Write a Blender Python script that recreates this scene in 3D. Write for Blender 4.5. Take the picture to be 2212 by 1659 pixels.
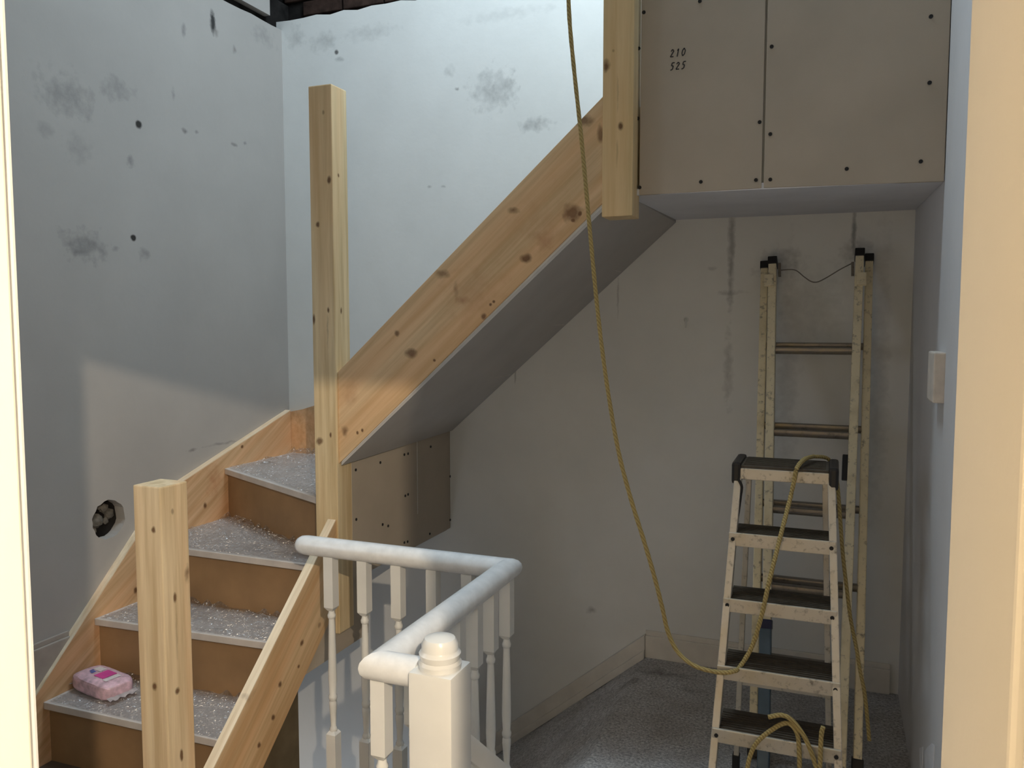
import bpy, bmesh, math, random
from mathutils import Vector, Matrix, Euler
random.seed(7)
for o in list(bpy.data.objects): bpy.data.objects.remove(o)
scene = bpy.context.scene
COL = scene.collection

# ------------------------------------------------------------------ camera
F, PITCH, YAW, EZ = 1750.0, math.atan(130/1750.0), math.radians(21.6), 1.40
cam = bpy.data.cameras.new('camera'); cam.sensor_fit = 'HORIZONTAL'; cam.sensor_width = 36
cam.lens = F/2212*36; cam.clip_start = 0.02
co = bpy.data.objects.new('camera', cam); COL.objects.link(co)
co.location = (0, 0, EZ); co.rotation_euler = (math.pi/2-PITCH, 0, YAW)
scene.camera = co

# ------------------------------------------------------------------ world, lights, exposure
w = bpy.data.worlds.new('world'); scene.world = w; w.use_nodes = True
w.node_tree.nodes['Background'].inputs[0].default_value = (0.75, 0.83, 0.9, 1)
w.node_tree.nodes['Background'].inputs[1].default_value = 0.012

XL_W = -2.494
def area(name, loc, target, sx, sy, power, color):
    l = bpy.data.lights.new(name, 'AREA'); l.shape = 'RECTANGLE'; l.size = sx; l.size_y = sy
    l.energy = power; l.color = color
    o = bpy.data.objects.new(name, l); COL.objects.link(o); o.location = loc
    o.rotation_euler = (Vector(target)-Vector(loc)).to_track_quat('-Z', 'Y').to_euler()
    return o
area('loft_roof_window', (-0.75, 2.55, 3.9), (-0.9, 3.3, 2.7), 0.8, 0.6, 16.5, (0.74, 0.91, 1.0))   # daylight through the loft roof window
area('loft_overhead_fill', (-1.05, 2.34, 4.8), (-1.05, 2.34, 0), 0.8, 0.7, 25, (0.72, 0.88, 1.0))   # added overhead fill to lift the handrails and treads
area('lower_hall_window', (-2.0, 2.55, -1.7), (-2.3, 3.3, -0.6), 0.4, 0.4, 3.0, (0.86, 0.93, 1.0))   # daylight from the hall below
area('landing_fill_light', (XL_W+0.02, 0.98, 1.35), (1.0, 1.3, 1.0), 0.62, 0.95, 3.6, (0.76, 0.86, 1.0))   # added unseen cool fill that brightens the right wall
pl = bpy.data.lights.new('bedroom_ceiling_bulb', 'POINT'); pl.energy = 110; pl.color = (1.0, 0.83, 0.62); pl.shadow_soft_size = 0.014
po = bpy.data.objects.new('bedroom_ceiling_bulb', pl); COL.objects.link(po); po.location = (0.61, -0.61, 2.03)

vs = scene.view_settings
vs.view_transform = 'Standard'; vs.look = 'None'; vs.gamma = 1; vs.use_curve_mapping = False
vs.exposure = 0.8

# ------------------------------------------------------------------ pixel helpers
def ray(u, v):
    x, y = u-1106, v-829.5
    fw = F*math.cos(PITCH)-y*math.sin(PITCH); dn = y*math.cos(PITCH)+F*math.sin(PITCH)
    return Vector((x*math.cos(YAW)-fw*math.sin(YAW), x*math.sin(YAW)+fw*math.cos(YAW), -dn))
def at(u, v, X=None, Y=None, Z=None):
    r = ray(u, v)
    t = X/r.x if X is not None else Y/r.y if Y is not None else (Z-EZ)/r.z
    return Vector((r.x*t, r.y*t, EZ+r.z*t))

# ------------------------------------------------------------------ mesh helpers
def V(*a): return Vector(a)
def box(bm, lo, hi, bev=0.0):
    lo, hi = Vector(lo), Vector(hi)
    r = bmesh.ops.create_cube(bm, size=1.0)
    vv = r['verts']
    for v in vv: v.co = Vector((lo[i]+(v.co[i]+.5)*(hi[i]-lo[i]) for i in range(3)))
    if bev:
        es = list({e for v in vv for e in v.link_edges})
        bmesh.ops.bevel(bm, geom=es, offset=bev, segments=2, affect='EDGES', profile=.6)
def hexa(bm, p, bev=0.0):
    """8 points: bottom ring 0-3, top ring 4-7"""
    vv = [bm.verts.new(q) for q in p]
    for f in ((3,2,1,0),(4,5,6,7),(0,1,5,4),(1,2,6,5),(2,3,7,6),(3,0,4,7)): bm.faces.new([vv[i] for i in f])
    bm.normal_update()
    if bev:
        es = list({e for v in vv for e in v.link_edges})
        bmesh.ops.bevel(bm, geom=es, offset=bev, segments=2, affect='EDGES', profile=.6)
def extrude_poly(bm, pts, d, bev=0.0):
    """closed polygon (3D points) pushed along vector d"""
    d = Vector(d)
    a = [bm.verts.new(p) for p in pts]; b = [bm.verts.new(Vector(p)+d) for p in pts]
    n = len(a); fs = [bm.faces.new(a[::-1]), bm.faces.new(b)]
    for i in range(n): fs.append(bm.faces.new((a[i], a[(i+1) % n], b[(i+1) % n], b[i])))
    bmesh.ops.recalc_face_normals(bm, faces=fs)
    if bev:
        es = list({e for v in a+b for e in v.link_edges})
        bmesh.ops.bevel(bm, geom=es, offset=bev, segments=2, affect='EDGES', profile=.6)
def bar(bm, p, q, wx, wy, up=(0,0,1), bev=0.0):
    """rectangular bar from p to q; wx across (perp. to up), wy along up"""
    p, q = Vector(p), Vector(q); t = (q-p).normalized()
    s = t.cross(Vector(up)).normalized(); n = s.cross(t)
    pts = []
    for c in (p, q):
        for a, b in ((-1,-1),(1,-1),(1,1),(-1,1)): pts.append(c+s*a*wx/2+n*b*wy/2)
    vv = [bm.verts.new(x) for x in pts]
    fs = [bm.faces.new([vv[i] for i in f]) for f in ((3,2,1,0),(4,5,6,7),(0,1,5,4),(1,2,6,5),(2,3,7,6),(3,0,4,7))]
    bmesh.ops.recalc_face_normals(bm, faces=fs)
    if bev:
        es = list({e for v in vv for e in v.link_edges})
        bmesh.ops.bevel(bm, geom=es, offset=bev, segments=2, affect='EDGES', profile=.6)
def smooth_path(pts, n=6):
    P = [Vector(p) for p in pts]; out = []
    for i in range(len(P)-1):
        p0, p1, p2, p3 = P[max(i-1,0)], P[i], P[i+1], P[min(i+2,len(P)-1)]
        for k in range(n):
            t = k/n
            out.append(.5*((2*p1)+(p2-p0)*t+(2*p0-5*p1+4*p2-p3)*t*t+(3*p1-p0-3*p2+p3)*t**3))
    out.append(P[-1]); return out
def tube(bm, pts, r, seg=10, cap=True, wob=0.0):
    P = [Vector(p) for p in pts]; rings = []
    up = Vector((0.13, 0.21, 0.97))
    for i, p in enumerate(P):
        t = (P[min(i+1,len(P)-1)]-P[max(i-1,0)]).normalized()
        s = t.cross(up)
        if s.length < .05: s = t.cross(Vector((1,0,0)))
        s.normalize(); n = s.cross(t)
        rr = (r[i] if isinstance(r, (list, tuple)) else r)*(1+wob*math.sin(i*2.1))
        rings.append([bm.verts.new(p+(s*math.cos(a)+n*math.sin(a))*rr) for a in [2*math.pi*k/seg for k in range(seg)]])
    for a, b in zip(rings, rings[1:]):
        for k in range(seg): bm.faces.new((a[k], a[(k+1) % seg], b[(k+1) % seg], b[k]))
    if cap: bm.faces.new(rings[0][::-1]); bm.faces.new(rings[-1])
    bmesh.ops.recalc_face_normals(bm, faces=bm.faces[:])
def lathe(bm, prof, seg=18, c=(0,0,0)):
    c = Vector(c); rings = []
    for r, z in prof: rings.append([bm.verts.new(c+Vector((r*math.cos(2*math.pi*k/seg), r*math.sin(2*math.pi*k/seg), z))) for k in range(seg)])
    for a, b in zip(rings, rings[1:]):
        for k in range(seg): bm.faces.new((a[k], a[(k+1) % seg], b[(k+1) % seg], b[k]))
    bm.faces.new(rings[0][::-1]); bm.faces.new(rings[-1])
    bmesh.ops.recalc_face_normals(bm, faces=bm.faces[:])
def B(): return bmesh.new()
OFF = {}
def finish(bm, name, mat, off, smooth):
    for v in bm.verts: v.co -= off
    me = bpy.data.meshes.new(name); bm.to_mesh(me); bm.free(); me.materials.append(mat)
    if smooth:
        for p in me.polygons: p.use_smooth = True
        try: me.set_sharp_from_angle(angle=math.radians(38))
        except Exception: pass
    return me
def obj(name, bm, mat, parent, smooth=False, label=None):
    off = OFF[parent.name] if parent is not None else Vector((0,0,0))
    o = bpy.data.objects.new(name, finish(bm, name, mat, off, smooth)); COL.objects.link(o)
    if parent is not None: o.parent = parent; OFF[o.name] = off
    if label: o['label'] = label
    return o
def tag(o, label=None, cat=None, group=None, kind=None):
    for k, v in (('label',label),('category',cat),('group',group),('kind',kind)):
        if v: o[k] = v
    return o
def thing(name, label, cat, loc, group=None):
    o = bpy.data.objects.new(name, None); COL.objects.link(o); o.location = loc; o.empty_display_size = .05
    OFF[o.name] = Vector(loc); return tag(o, label, cat, group)
def single(name, bm, mat, loc, label, cat, smooth=False, group=None):
    o = bpy.data.objects.new(name, finish(bm, name, mat, Vector(loc), smooth)); COL.objects.link(o); o.location = loc
    OFF[o.name] = Vector(loc); return tag(o, label, cat, group)
def struct(name, bm, mat, label=None, loc=(0,0,0), smooth=False):
    o = bpy.data.objects.new(name, finish(bm, name, mat, Vector(loc), smooth)); COL.objects.link(o); o.location = loc
    OFF[o.name] = Vector(loc); return tag(o, label, None, None, 'structure')

# ------------------------------------------------------------------ materials
def mat(name):
    m = bpy.data.materials.new(name); m.use_nodes = True
    nt = m.node_tree; b = nt.nodes['Principled BSDF']
    return m, nt, b
def N(nt, t, **kw):
    n = nt.nodes.new(t)
    for k, v in kw.items():
        if k.startswith('i_'):
            n.inputs[int(k[2:]) if k[2:].isdigit() else k[2:]].default_value = v
        else: setattr(n, k, v)
    return n
def vm(nt, op, a, b=None):
    n = nt.nodes.new('ShaderNodeVectorMath'); n.operation = op
    for i, x in enumerate((a, b)):
        if x is None: continue
        if isinstance(x, (tuple, list, Vector)): n.inputs[i].default_value = tuple(x)
        else: nt.links.new(x, n.inputs[i])
    return n
def mixc(nt, fac, a, b):
    n = nt.nodes.new('ShaderNodeMix'); n.data_type = 'RGBA'
    for s, x in ((n.inputs[0], fac), (n.inputs[6], a), (n.inputs[7], b)):
        if isinstance(x, (int, float)): s.default_value = x
        elif isinstance(x, (tuple, list)): s.default_value = tuple(x)+((1,) if len(x) == 3 else ())
        else: nt.links.new(x, s)
    return n.outputs[2]
def pos(nt): return nt.nodes.new('ShaderNodeNewGeometry').outputs['Position']
def noise(nt, vec, scale, detail=4, rough=.55):
    n = nt.nodes.new('ShaderNodeTexNoise'); n.inputs['Scale'].default_value = scale
    n.inputs['Detail'].default_value = detail; n.inputs['Roughness'].default_value = rough
    if vec is not None: nt.links.new(vec, n.inputs['Vector'])
    return n
def ramp(nt, src, a, b, lo=0.0, hi=1.0):
    n = nt.nodes.new('ShaderNodeMapRange'); nt.links.new(src, n.inputs[0])
    n.inputs[1].default_value = a; n.inputs[2].default_value = b; n.inputs[3].default_value = lo; n.inputs[4].default_value = hi
    return n.outputs[0]
def bump(nt, b, h, strength, dist=.002):
    n = nt.nodes.new('ShaderNodeBump'); n.inputs['Strength'].default_value = strength; n.inputs['Distance'].default_value = dist
    nt.links.new(h, n.inputs['Height']); nt.links.new(n.outputs[0], b.inputs['Normal'])
def blots(nt, col, P, items, jitter=.03):
    """items: (centre, (rx,ry,rz), colour, strength, softness 0..1)"""
    nz = noise(nt, P, 26, 3)
    d = vm(nt, 'SUBTRACT', nz.outputs['Color'], (.5,.5,.5))
    for c, r, cc, st, soft in items:
        dj = vm(nt, 'MULTIPLY', d.outputs[0], tuple(min(x, .4)*2.2*soft for x in r))
        p = vm(nt, 'ADD', P, dj.outputs[0])
        s = vm(nt, 'SUBTRACT', p.outputs[0], tuple(c))
        k = vm(nt, 'MULTIPLY', s.outputs[0], tuple(1/x for x in r))
        L = vm(nt, 'LENGTH', k.outputs[0])
        f = ramp(nt, L.outputs['Value'], max(0.0, 1-soft*1.0), 1.05, st, 0.0)
        col = mixc(nt, f, col, cc)
    return col
def simple(name, col, rough=.6, spec=.4, metal=0.0, var=.06, scale=14, bmp=0.0, bscale=120):
    m, nt, b = mat(name); P = pos(nt); n = noise(nt, P, scale, 4)
    dk = tuple(x*(1-var*2) for x in col); lt = tuple(min(1, x*(1+var)) for x in col)
    c = mixc(nt, ramp(nt, n.outputs[0], .3, .7), dk, lt)
    nt.links.new(c, b.inputs['Base Color']); b.inputs['Roughness'].default_value = rough
    b.inputs['Metallic'].default_value = metal; b.inputs['Specular IOR Level'].default_value = spec
    if bmp: bump(nt, b, noise(nt, P, bscale, 3).outputs[0], bmp)
    return m
PINE = (0.72, 0.50, 0.29)
def pine(name, axis, knots=(), base=PINE, rough=.55):
    """axis: grain direction in world space"""
    m, nt, b = mat(name); P = pos(nt)
    ax = Vector(axis).normalized()
    # remove most of the variation along the grain
    dt = vm(nt, 'DOT_PRODUCT', P, tuple(ax))
    sc = nt.nodes.new('ShaderNodeVectorMath'); sc.operation = 'SCALE'; sc.inputs[0].default_value = tuple(ax)
    mul = nt.nodes.new('ShaderNodeMath'); mul.operation = 'MULTIPLY'; mul.inputs[1].default_value = .955
    nt.links.new(dt.outputs['Value'], mul.inputs[0]); nt.links.new(mul.outputs[0], sc.inputs['Scale'])
    q = vm(nt, 'SUBTRACT', P, sc.outputs[0]).outputs[0]
    g1 = noise(nt, q, 38, 5, .6); g2 = noise(nt, q, 9, 2); g3 = noise(nt, q, 150, 3)
    dk = tuple(x*y for x, y in zip(base, (.80, .74, .66))); lt = tuple(min(1, x*y) for x, y in zip(base, (1.10, 1.12, 1.16)))
    c = mixc(nt, ramp(nt, g1.outputs[0], .35, .65), dk, lt)
    c = mixc(nt, ramp(nt, g2.outputs[0], .46, .62, 0, .5), c, tuple(x*y for x, y in zip(base, (1.02, .80, .66))))
    if knots: c = blots(nt, c, P, knots)
    nt.links.new(c, b.inputs['Base Color']); b.inputs['Roughness'].default_value = rough
    b.inputs['Specular IOR Level'].default_value = .3
    bump(nt, b, g3.outputs[0], .15)
    return m
KD = (.13, .055, .02)
def knot(p, r=.012, el=1.5, st=.9): return (p, (r, r, r*el), KD, st, .55)

def wall_mat(name, base, blot=(), var=.05, rough=.85, bmp=.12):
    m, nt, b = mat(name); P = pos(nt)
    n = noise(nt, P, 3.2, 5, .6); n2 = noise(nt, P, 40, 4)
    c = mixc(nt, ramp(nt, n.outputs[0], .3, .7), tuple(x*(1-var) for x in base), tuple(min(1, x*(1+var*.6)) for x in base))
    if blot: c = blots(nt, c, P, blot)
    nt.links.new(c, b.inputs['Base Color']); b.inputs['Roughness'].default_value = rough; b.inputs['Specular IOR Level'].default_value = .25
    bump(nt, b, n2.outputs[0], bmp, .004)
    return m

# key planes (metres)
XL, YB, XR = -2.494, 3.304, 0.265
YS = 2.41            # outer face of the upper string
GREY = (.20, .20, .20); DK = (.02, .018, .016); SOOT = (.10, .10, .105)
def L_(u, v): return at(u, v, X=XL)
def K_(u, v): return at(u, v, Y=YB)
lw = [(L_(460,52), (.1,.022,.055), (.03,.03,.03), .95, .6), (L_(468,72), (.1,.018,.025), (.12,.11,.10), .5, .8),
      (L_(300,269), (.1,.018,.017), DK, .95, .4), (L_(288,514), (.1,.015,.014), DK, .95, .4),
      (L_(140,205), (.1,.13,.085), SOOT, .42, 1), (L_(255,190), (.1,.08,.05), SOOT, .40, 1), (L_(185,530), (.1,.10,.065), SOOT, .55, 1),
      (L_(170,545), (.1,.06,.02), SOOT, .4, 1), (L_(282,350), (.1,.022,.024), SOOT, .6, 1), (L_(397,62), (.1,.015,.03), SOOT, .55, 1),
      (L_(400,284), (.1,.02,.012), DK, .6, 1), (L_(425,285), (.1,.012,.01), SOOT, .6, 1), (L_(507,312), (.1,.02,.01), DK, .55, 1), (L_(530,310), (.1,.012,.01), SOOT, .6, 1),
      (L_(313,550), (.1,.028,.03), SOOT, .5, 1), (L_(250,537), (.1,.016,.012), SOOT, .45, 1), (L_(506,108), (.1,.016,.02), DK, .45, 1), (L_(375,205), (.1,.012,.03), SOOT, .4, 1),
      (L_(570,80), (.1,.09,.05), SOOT, .30, 1), (L_(170,325), (.1,.07,.06), SOOT, .25, 1), (L_(415,972), (.1,.03,.008), DK, .5, 1), (L_(480,958), (.1,.12,.008), SOOT, .5, 1),
      (L_(95,280), (.1,.05,.03), SOOT, .25, 1)]
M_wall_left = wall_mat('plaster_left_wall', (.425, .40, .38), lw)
bw = [(K_(1065,195), (.115,.1,.10), SOOT, .40, 1), (K_(1100,185), (.05,.1,.05), SOOT, .25, 1), (K_(1155,270), (.085,.1,.035), SOOT, .42, 1), (K_(970,155), (.03,.1,.035), SOOT, .3, 1),
      (K_(988,192), (.012,.1,.01), SOOT, .6, .8), (K_(727,112), (.014,.1,.014), DK, .8, .5), (K_(733,128), (.03,.1,.012), SOOT, .4, 1), (K_(602,118), (.012,.1,.014), DK, .7, .7),
      (K_(700,90), (.09,.1,.05), SOOT, .30, 1), (K_(800,70), (.16,.1,.04), SOOT, .22, 1), (K_(640,80), (.06,.1,.06), SOOT, .30, 1), (K_(1100,30), (.25,.1,.03), SOOT, .15, 1),
      (K_(927,403), (.012,.1,.008), SOOT, .5, 1), (K_(957,404), (.012,.1,.008), SOOT, .5, 1),
      (K_(1580,540), (.016,.1,.28), SOOT, .5, .8), (K_(1578,632), (.07,.1,.012), SOOT, .45, 1), (K_(1573,800), (.022,.1,.16), SOOT, .35, 1),
      (K_(1845,500), (.010,.1,.11), SOOT, .6, .7), (K_(1850,545), (.06,.1,.05), SOOT, .5, 1), (K_(1680,570), (.09,.1,.07), SOOT, .4, 1), (K_(1760,650), (.12,.1,.16), SOOT, .18, 1),
      (K_(1700,800), (.05,.1,.5), SOOT, .25, 1), (K_(1900,800), (.04,.1,.6), SOOT, .25, 1),
      (K_(1278,1318), (.03,.1,.018), SOOT, .5, 1), (K_(1335,640), (.006,.1,.10), SOOT, .3, .8), (K_(1113,810), (.006,.1,.06), SOOT, .4, .8), (K_(1540,580), (.02,.1,.01), SOOT, .4, 1)]
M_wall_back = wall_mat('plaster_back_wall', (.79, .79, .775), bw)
M_trim0 = simple('added_frame_paint', (.78, .78, .76), .4, .4, var=.03)
M_wall_right = wall_mat('paint_right_wall', (.70, .69, .70))
M_bed = wall_mat('cream_bedroom_paint', (.74, .69, .59), var=.03)
M_ceil = wall_mat('white_ceiling_paint', (.75, .74, .72))
M_soot = simple('sooty_gap', (.02, .018, .017), .9, .1, var=.3)
M_brick = simple('sooty_brick', (.045, .026, .020), .9, .15, var=.35, scale=18, bmp=.5, bscale=60)
M_mortar = simple('sooty_mortar', (.018, .016, .015), .95, .1, var=.3)
def board_mat(name, base):
    m, nt, b = mat(name); P = pos(nt); n = noise(nt, P, 5, 4); n2 = noise(nt, P, 260, 3)
    c = mixc(nt, ramp(nt, n.outputs[0], .3, .7), tuple(x*.94 for x in base), tuple(x*1.04 for x in base))
    nt.links.new(c, b.inputs['Base Color']); b.inputs['Roughness'].default_value = .9; b.inputs['Specular IOR Level'].default_value = .2
    bump(nt, b, n2.outputs[0], .08); return m
M_board = board_mat('plasterboard_ivory_face', (.47, .405, .325))
M_board2 = board_mat('plasterboard_soffit_face', (.52, .49, .46))
M_board3 = board_mat('pale_bulkhead_soffit', (.74, .74, .78))  # board tone, paler and slightly bluer
M_edge = board_mat('plasterboard_paper_edge', (.52, .53, .50))
M_gypsum = simple('white_gypsum_edge', (.74, .72, .68), .9, .2)
M_screw = simple('black_screw_head', (.015, .014, .014), .5, .4)
M_pencil = simple('pencil_graphite', (.05, .045, .045), .6, .3)
def carpet():
    m, nt, b = mat('grey_loop_carpet'); P = pos(nt)
    n = noise(nt, P, 105, 2, .8); n2 = noise(nt, P, 7, 4)
    c = mixc(nt, ramp(nt, n.outputs[0], .3, .7), (.26, .26, .27), (.82, .81, .80))
    c = mixc(nt, ramp(nt, n2.outputs[0], .4, .7, 0, .35), c, (.22, .18, .15))
    c = blots(nt, c, P, [(at(1430,1455,Z=0), (.13,.05,.1), (.10,.085,.07), .6, 1), (at(1365,1470,Z=0), (.05,.04,.1), (.10,.085,.07), .5, 1), (at(1490,1490,Z=0), (.07,.03,.1), (.10,.085,.07), .35, 1)])
    nt.links.new(c, b.inputs['Base Color']); b.inputs['Roughness'].default_value = 1; b.inputs['Specular IOR Level'].default_value = .05
    bump(nt, b, n.outputs[0], .8, .006); return m
M_carpet = carpet()
M_floor = simple('dark_worn_floorboard', (.13, .10, .075), .7, .3, var=.12, scale=8)
M_white = simple('white_gloss_paint', (.78, .78, .76), .22, .5, var=.03, scale=6)
M_white_worn = simple('scuffed_white_gloss', (.84, .85, .86), .25, .5, var=.05, scale=30)
M_trim = simple('white_skirting_paint', (.76, .72, .66), .4, .4, var=.06, scale=10)
M_mdf = simple('brown_mdf', (.33, .20, .10), .55, .35, var=.10, scale=6)
M_tread = simple('grey_dusty_tread', (.64, .58, .54), .6, .3, var=.08, scale=9)
def film():
    m, nt, b = mat('clear_protective_film'); P = pos(nt)
    out = nt.nodes['Material Output']; nt.nodes.remove(b)
    tr = N(nt, 'ShaderNodeBsdfTransparent'); gl = N(nt, 'ShaderNodeBsdfGlossy'); gl.inputs['Roughness'].default_value = .30
    tr.inputs[0].default_value = (.94, .94, .95, 1)
    mx = N(nt, 'ShaderNodeMixShader'); mx.inputs[0].default_value = .30
    q = vm(nt, 'MULTIPLY', P, (1.0, 1.7, 1)); d = vm(nt, 'ADD', q.outputs[0], noise(nt, P, 9, 3).outputs['Color'])
    v = N(nt, 'ShaderNodeTexVoronoi'); v.feature = 'DISTANCE_TO_EDGE'; v.inputs['Scale'].default_value = 13; nt.links.new(d.outputs[0], v.inputs['Vector'])
    bp = N(nt, 'ShaderNodeBump'); bp.inputs['Strength'].default_value = 1; bp.inputs['Distance'].default_value = .03
    nt.links.new(v.outputs['Distance'], bp.inputs['Height']); nt.links.new(bp.outputs[0], gl.inputs['Normal'])
    nt.links.new(tr.outputs[0], mx.inputs[1]); nt.links.new(gl.outputs[0], mx.inputs[2]); nt.links.new(mx.outputs[0], out.inputs['Surface'])
    return m
M_film = film()
def alu(name, base=(.50, .46, .40), dirt=(.10, .08, .06), rough=.42, metal=.55):
    m, nt, b = mat(name); P = pos(nt); n = noise(nt, P, 55, 5, .65); n2 = noise(nt, P, 12, 3)
    f = ramp(nt, n.outputs[0], .55, .72, 0, .75); c = mixc(nt, f, base, dirt)
    c = mixc(nt, ramp(nt, n2.outputs[0], .5, .75, 0, .4), c, (.42, .33, .16))
    nt.links.new(c, b.inputs['Base Color']); b.inputs['Metallic'].default_value = metal; b.inputs['Roughness'].default_value = rough
    bump(nt, b, n.outputs[0], .1); return m
M_alu = alu('paint_spattered_aluminium', (.84, .75, .54), metal=.2); M_rung = alu('dull_aluminium_rung', (.24, .21, .18), rough=.38, metal=.45); M_alu2 = alu('dirty_aluminium_step', (.58, .53, .45), metal=.3)
M_blk = simple('black_plastic', (.016, .014, .014), .45, .4)
M_ribbed = simple('ribbed_dark_tread', (.085, .068, .05), .6, .3, var=.15, scale=40)
M_blue = simple('blue_light_tint', (.10, .16, .22), .4, .4, var=.1); M_navy = simple('navy_plastic_collar', (.02, .025, .08), .4, .4)
def rope_mat():
    m, nt, b = mat('yellow_twisted_rope'); P = pos(nt)
    wv = N(nt, 'ShaderNodeTexWave'); wv.inputs['Scale'].default_value = 55; wv.bands_direction = 'DIAGONAL'; nt.links.new(P, wv.inputs['Vector'])
    c = mixc(nt, wv.outputs['Fac'], (.34, .24, .085), (.52, .40, .16)); nt.links.new(c, b.inputs['Base Color'])
    b.inputs['Roughness'].default_value = .8; bump(nt, b, wv.outputs['Fac'], .5, .003); return m
M_rope = rope_mat()
M_cord = simple('grey_pull_cord', (.22, .20, .18), .8, .2)
M_dirt = simple('bare_masonry', (.17, .155, .135), .95, .1, var=.25, scale=40, bmp=.8, bscale=50)

# ================================================================== the room shell
# left wall with the round socket hole cut through the plaster
hc = at(235, 1122, X=XL); HR = 0.073
bm = B()
top = [(0.42, 2.80)] + [(0.42+(3.30-0.42)*i/40, 2.80+random.uniform(-.004, .006)) for i in range(1, 41)] + [(3.40, 2.80)]
outer = [(0.42, -1.8), (3.40, -1.8)] + top[::-1]
ov = [bm.verts.new((XL, y, z)) for y, z in outer]
ed = [bm.edges.new((ov[i], ov[(i+1) % len(ov)])) for i in range(len(ov))]
hv = []
for k in range(28):
    a = 2*math.pi*k/28; rr = HR*(1+random.uniform(-.05, .05))
    hv.append(bm.verts.new((XL, hc.y+rr*math.cos(a), hc.z+rr*.98*math.sin(a))))
ed += [bm.edges.new((hv[i], hv[(i+1) % 28])) for i in range(28)]
bmesh.ops.triangle_fill(bm, use_beauty=True, use_dissolve=False, edges=ed)
inner = [bm.verts.new(v.co+V(-.05, 0, 0)) for v in hv]
for i in range(28): bm.faces.new((hv[i], hv[(i+1) % 28], inner[(i+1) % 28], inner[i]))
bmesh.ops.recalc_face_normals(bm, faces=bm.faces[:])
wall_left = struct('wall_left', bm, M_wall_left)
bm = B()
for lo, hi in (((.62, .83), (1.34, .87)), ((.62, 1.83), (1.34, 1.87)), ((.62, .83), (.66, 1.87)), ((1.30, .83), (1.34, 1.87))): box(bm, (XL, lo[0], lo[1]), (XL+.03, hi[0], hi[1]), .003)
struct('added_window_1', bm, M_trim0)  # frame added around the landing fill light, no opening behind it
bm = B(); box(bm, (XL-.09, hc.y-.1, hc.z-.1), (XL-.045, hc.y+.1, hc.z+.1)); obj('masonry', bm, M_soot, wall_left)
for dy, dz, s in ((-.028, -.004, .030), (.012, .036, .020), (.034, .012, .022), (-.01, .046, .012), (.018, -.012, .014), (-.04, -.036, .016)):
    bm = B(); bmesh.ops.create_icosphere(bm, subdivisions=2, radius=s)
    for v in bm.verts: v.co = V(XL-.038, hc.y+dy, hc.z+dz)+V(v.co.x*.6, v.co.y, v.co.z)*random.uniform(.8, 1.15)
    obj('rubble', bm, M_dirt, wall_left)
bm = B(); box(bm, (XL-.12, .42, 2.70), (XL-.03, 3.4, 2.95)); obj('wall_plate', bm, M_soot, wall_left)
bm = B(); box(bm, (XL-.06, .42, 2.838), (XL+.004, 3.215, 3.9)); obj('upper_board', bm, M_wall_left, wall_left)
# back wall
bm = B(); pts = [(XL-.1, YB, -1.8), (0.40, YB, -1.8), (0.40, YB, 2.845)]
for i in range(40):
    x = 0.40+(XL-.1-0.40)*(i+1)/40; pts.append((x, YB, 2.842+random.uniform(-.007, .006)))
extrude_poly(bm, pts, (0, .06, 0))
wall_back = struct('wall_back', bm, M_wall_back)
bm = B(); box(bm, (XL-.1, YB+.10, 2.78), (.4, YB+.2, 3.9)); obj('mortar', bm, M_mortar, wall_back)
br = B(); box(br, (-.1075, -.05, -.0325), (.1075, .05, .0325), .004); brm = finish(br, 'brick', M_brick, V(0,0,0), False)
for c in range(4):
    for i in range(6):
        b_ = bpy.data.objects.new('brick', brm); COL.objects.link(b_); b_.parent = wall_back
        b_.location = (XL+.06+i*.2255+(c % 2)*.112, YB+.138+random.uniform(-.004, .004), 2.845+c*.0755)
bm = B()   # loft wall carrying on above the bricks out of frame
box(bm, (-1.05, YB, 2.842), (.4, YB+.06, 3.9)); obj('loft_plaster', bm, M_wall_back, wall_back)
# right wall
bm = B(); box(bm, (XR, .42, -.3), (XR+.08, YB+.02, 3.9)); wall_right = struct('wall_right', bm, M_wall_right)
# bedroom doorway wall (camera side) and lining
Yn, Yf, DX0, DX1, DZ = 0.277, 0.42, -0.561, 0.053, 1.783
bm = B()
box(bm, (-2.6, Yn+.004, -.3), (DX0-.025, Yf-.004, 2.95)); box(bm, (DX1+.025, Yn+.004, -.3), (2.2, Yf-.004, 2.95)); box(bm, (DX0-.025, Yn+.004, DZ+.025), (DX1+.025, Yf-.004, 2.95))
struct('wall_near', bm, M_bed)
bm = B()
box(bm, (DX0-.025, Yn, -.1), (DX0, Yf, DZ+.025), .002); tr = struct('trim_1', bm, M_bed)
bm = B(); box(bm, (DX0-.085, Yf-.004, -.1), (DX0-.013, Yf+.016, DZ+.07), .003); obj('architrave', bm, M_white, tr)
bm = B(); box(bm, (DX1, Yn, -.1), (DX1+.025, Yf, DZ+.025), .002); tr = struct('trim_2', bm, M_bed)
bm = B(); box(bm, (DX1+.004, Yn-.016, -.1), (DX1+.074, Yn+.004, DZ+.07), .003); obj('architrave', bm, M_white, tr)
bm = B(); box(bm, (DX0, Yn, DZ), (DX1, Yf, DZ+.025), .002); struct('trim_3', bm, M_bed)
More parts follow.
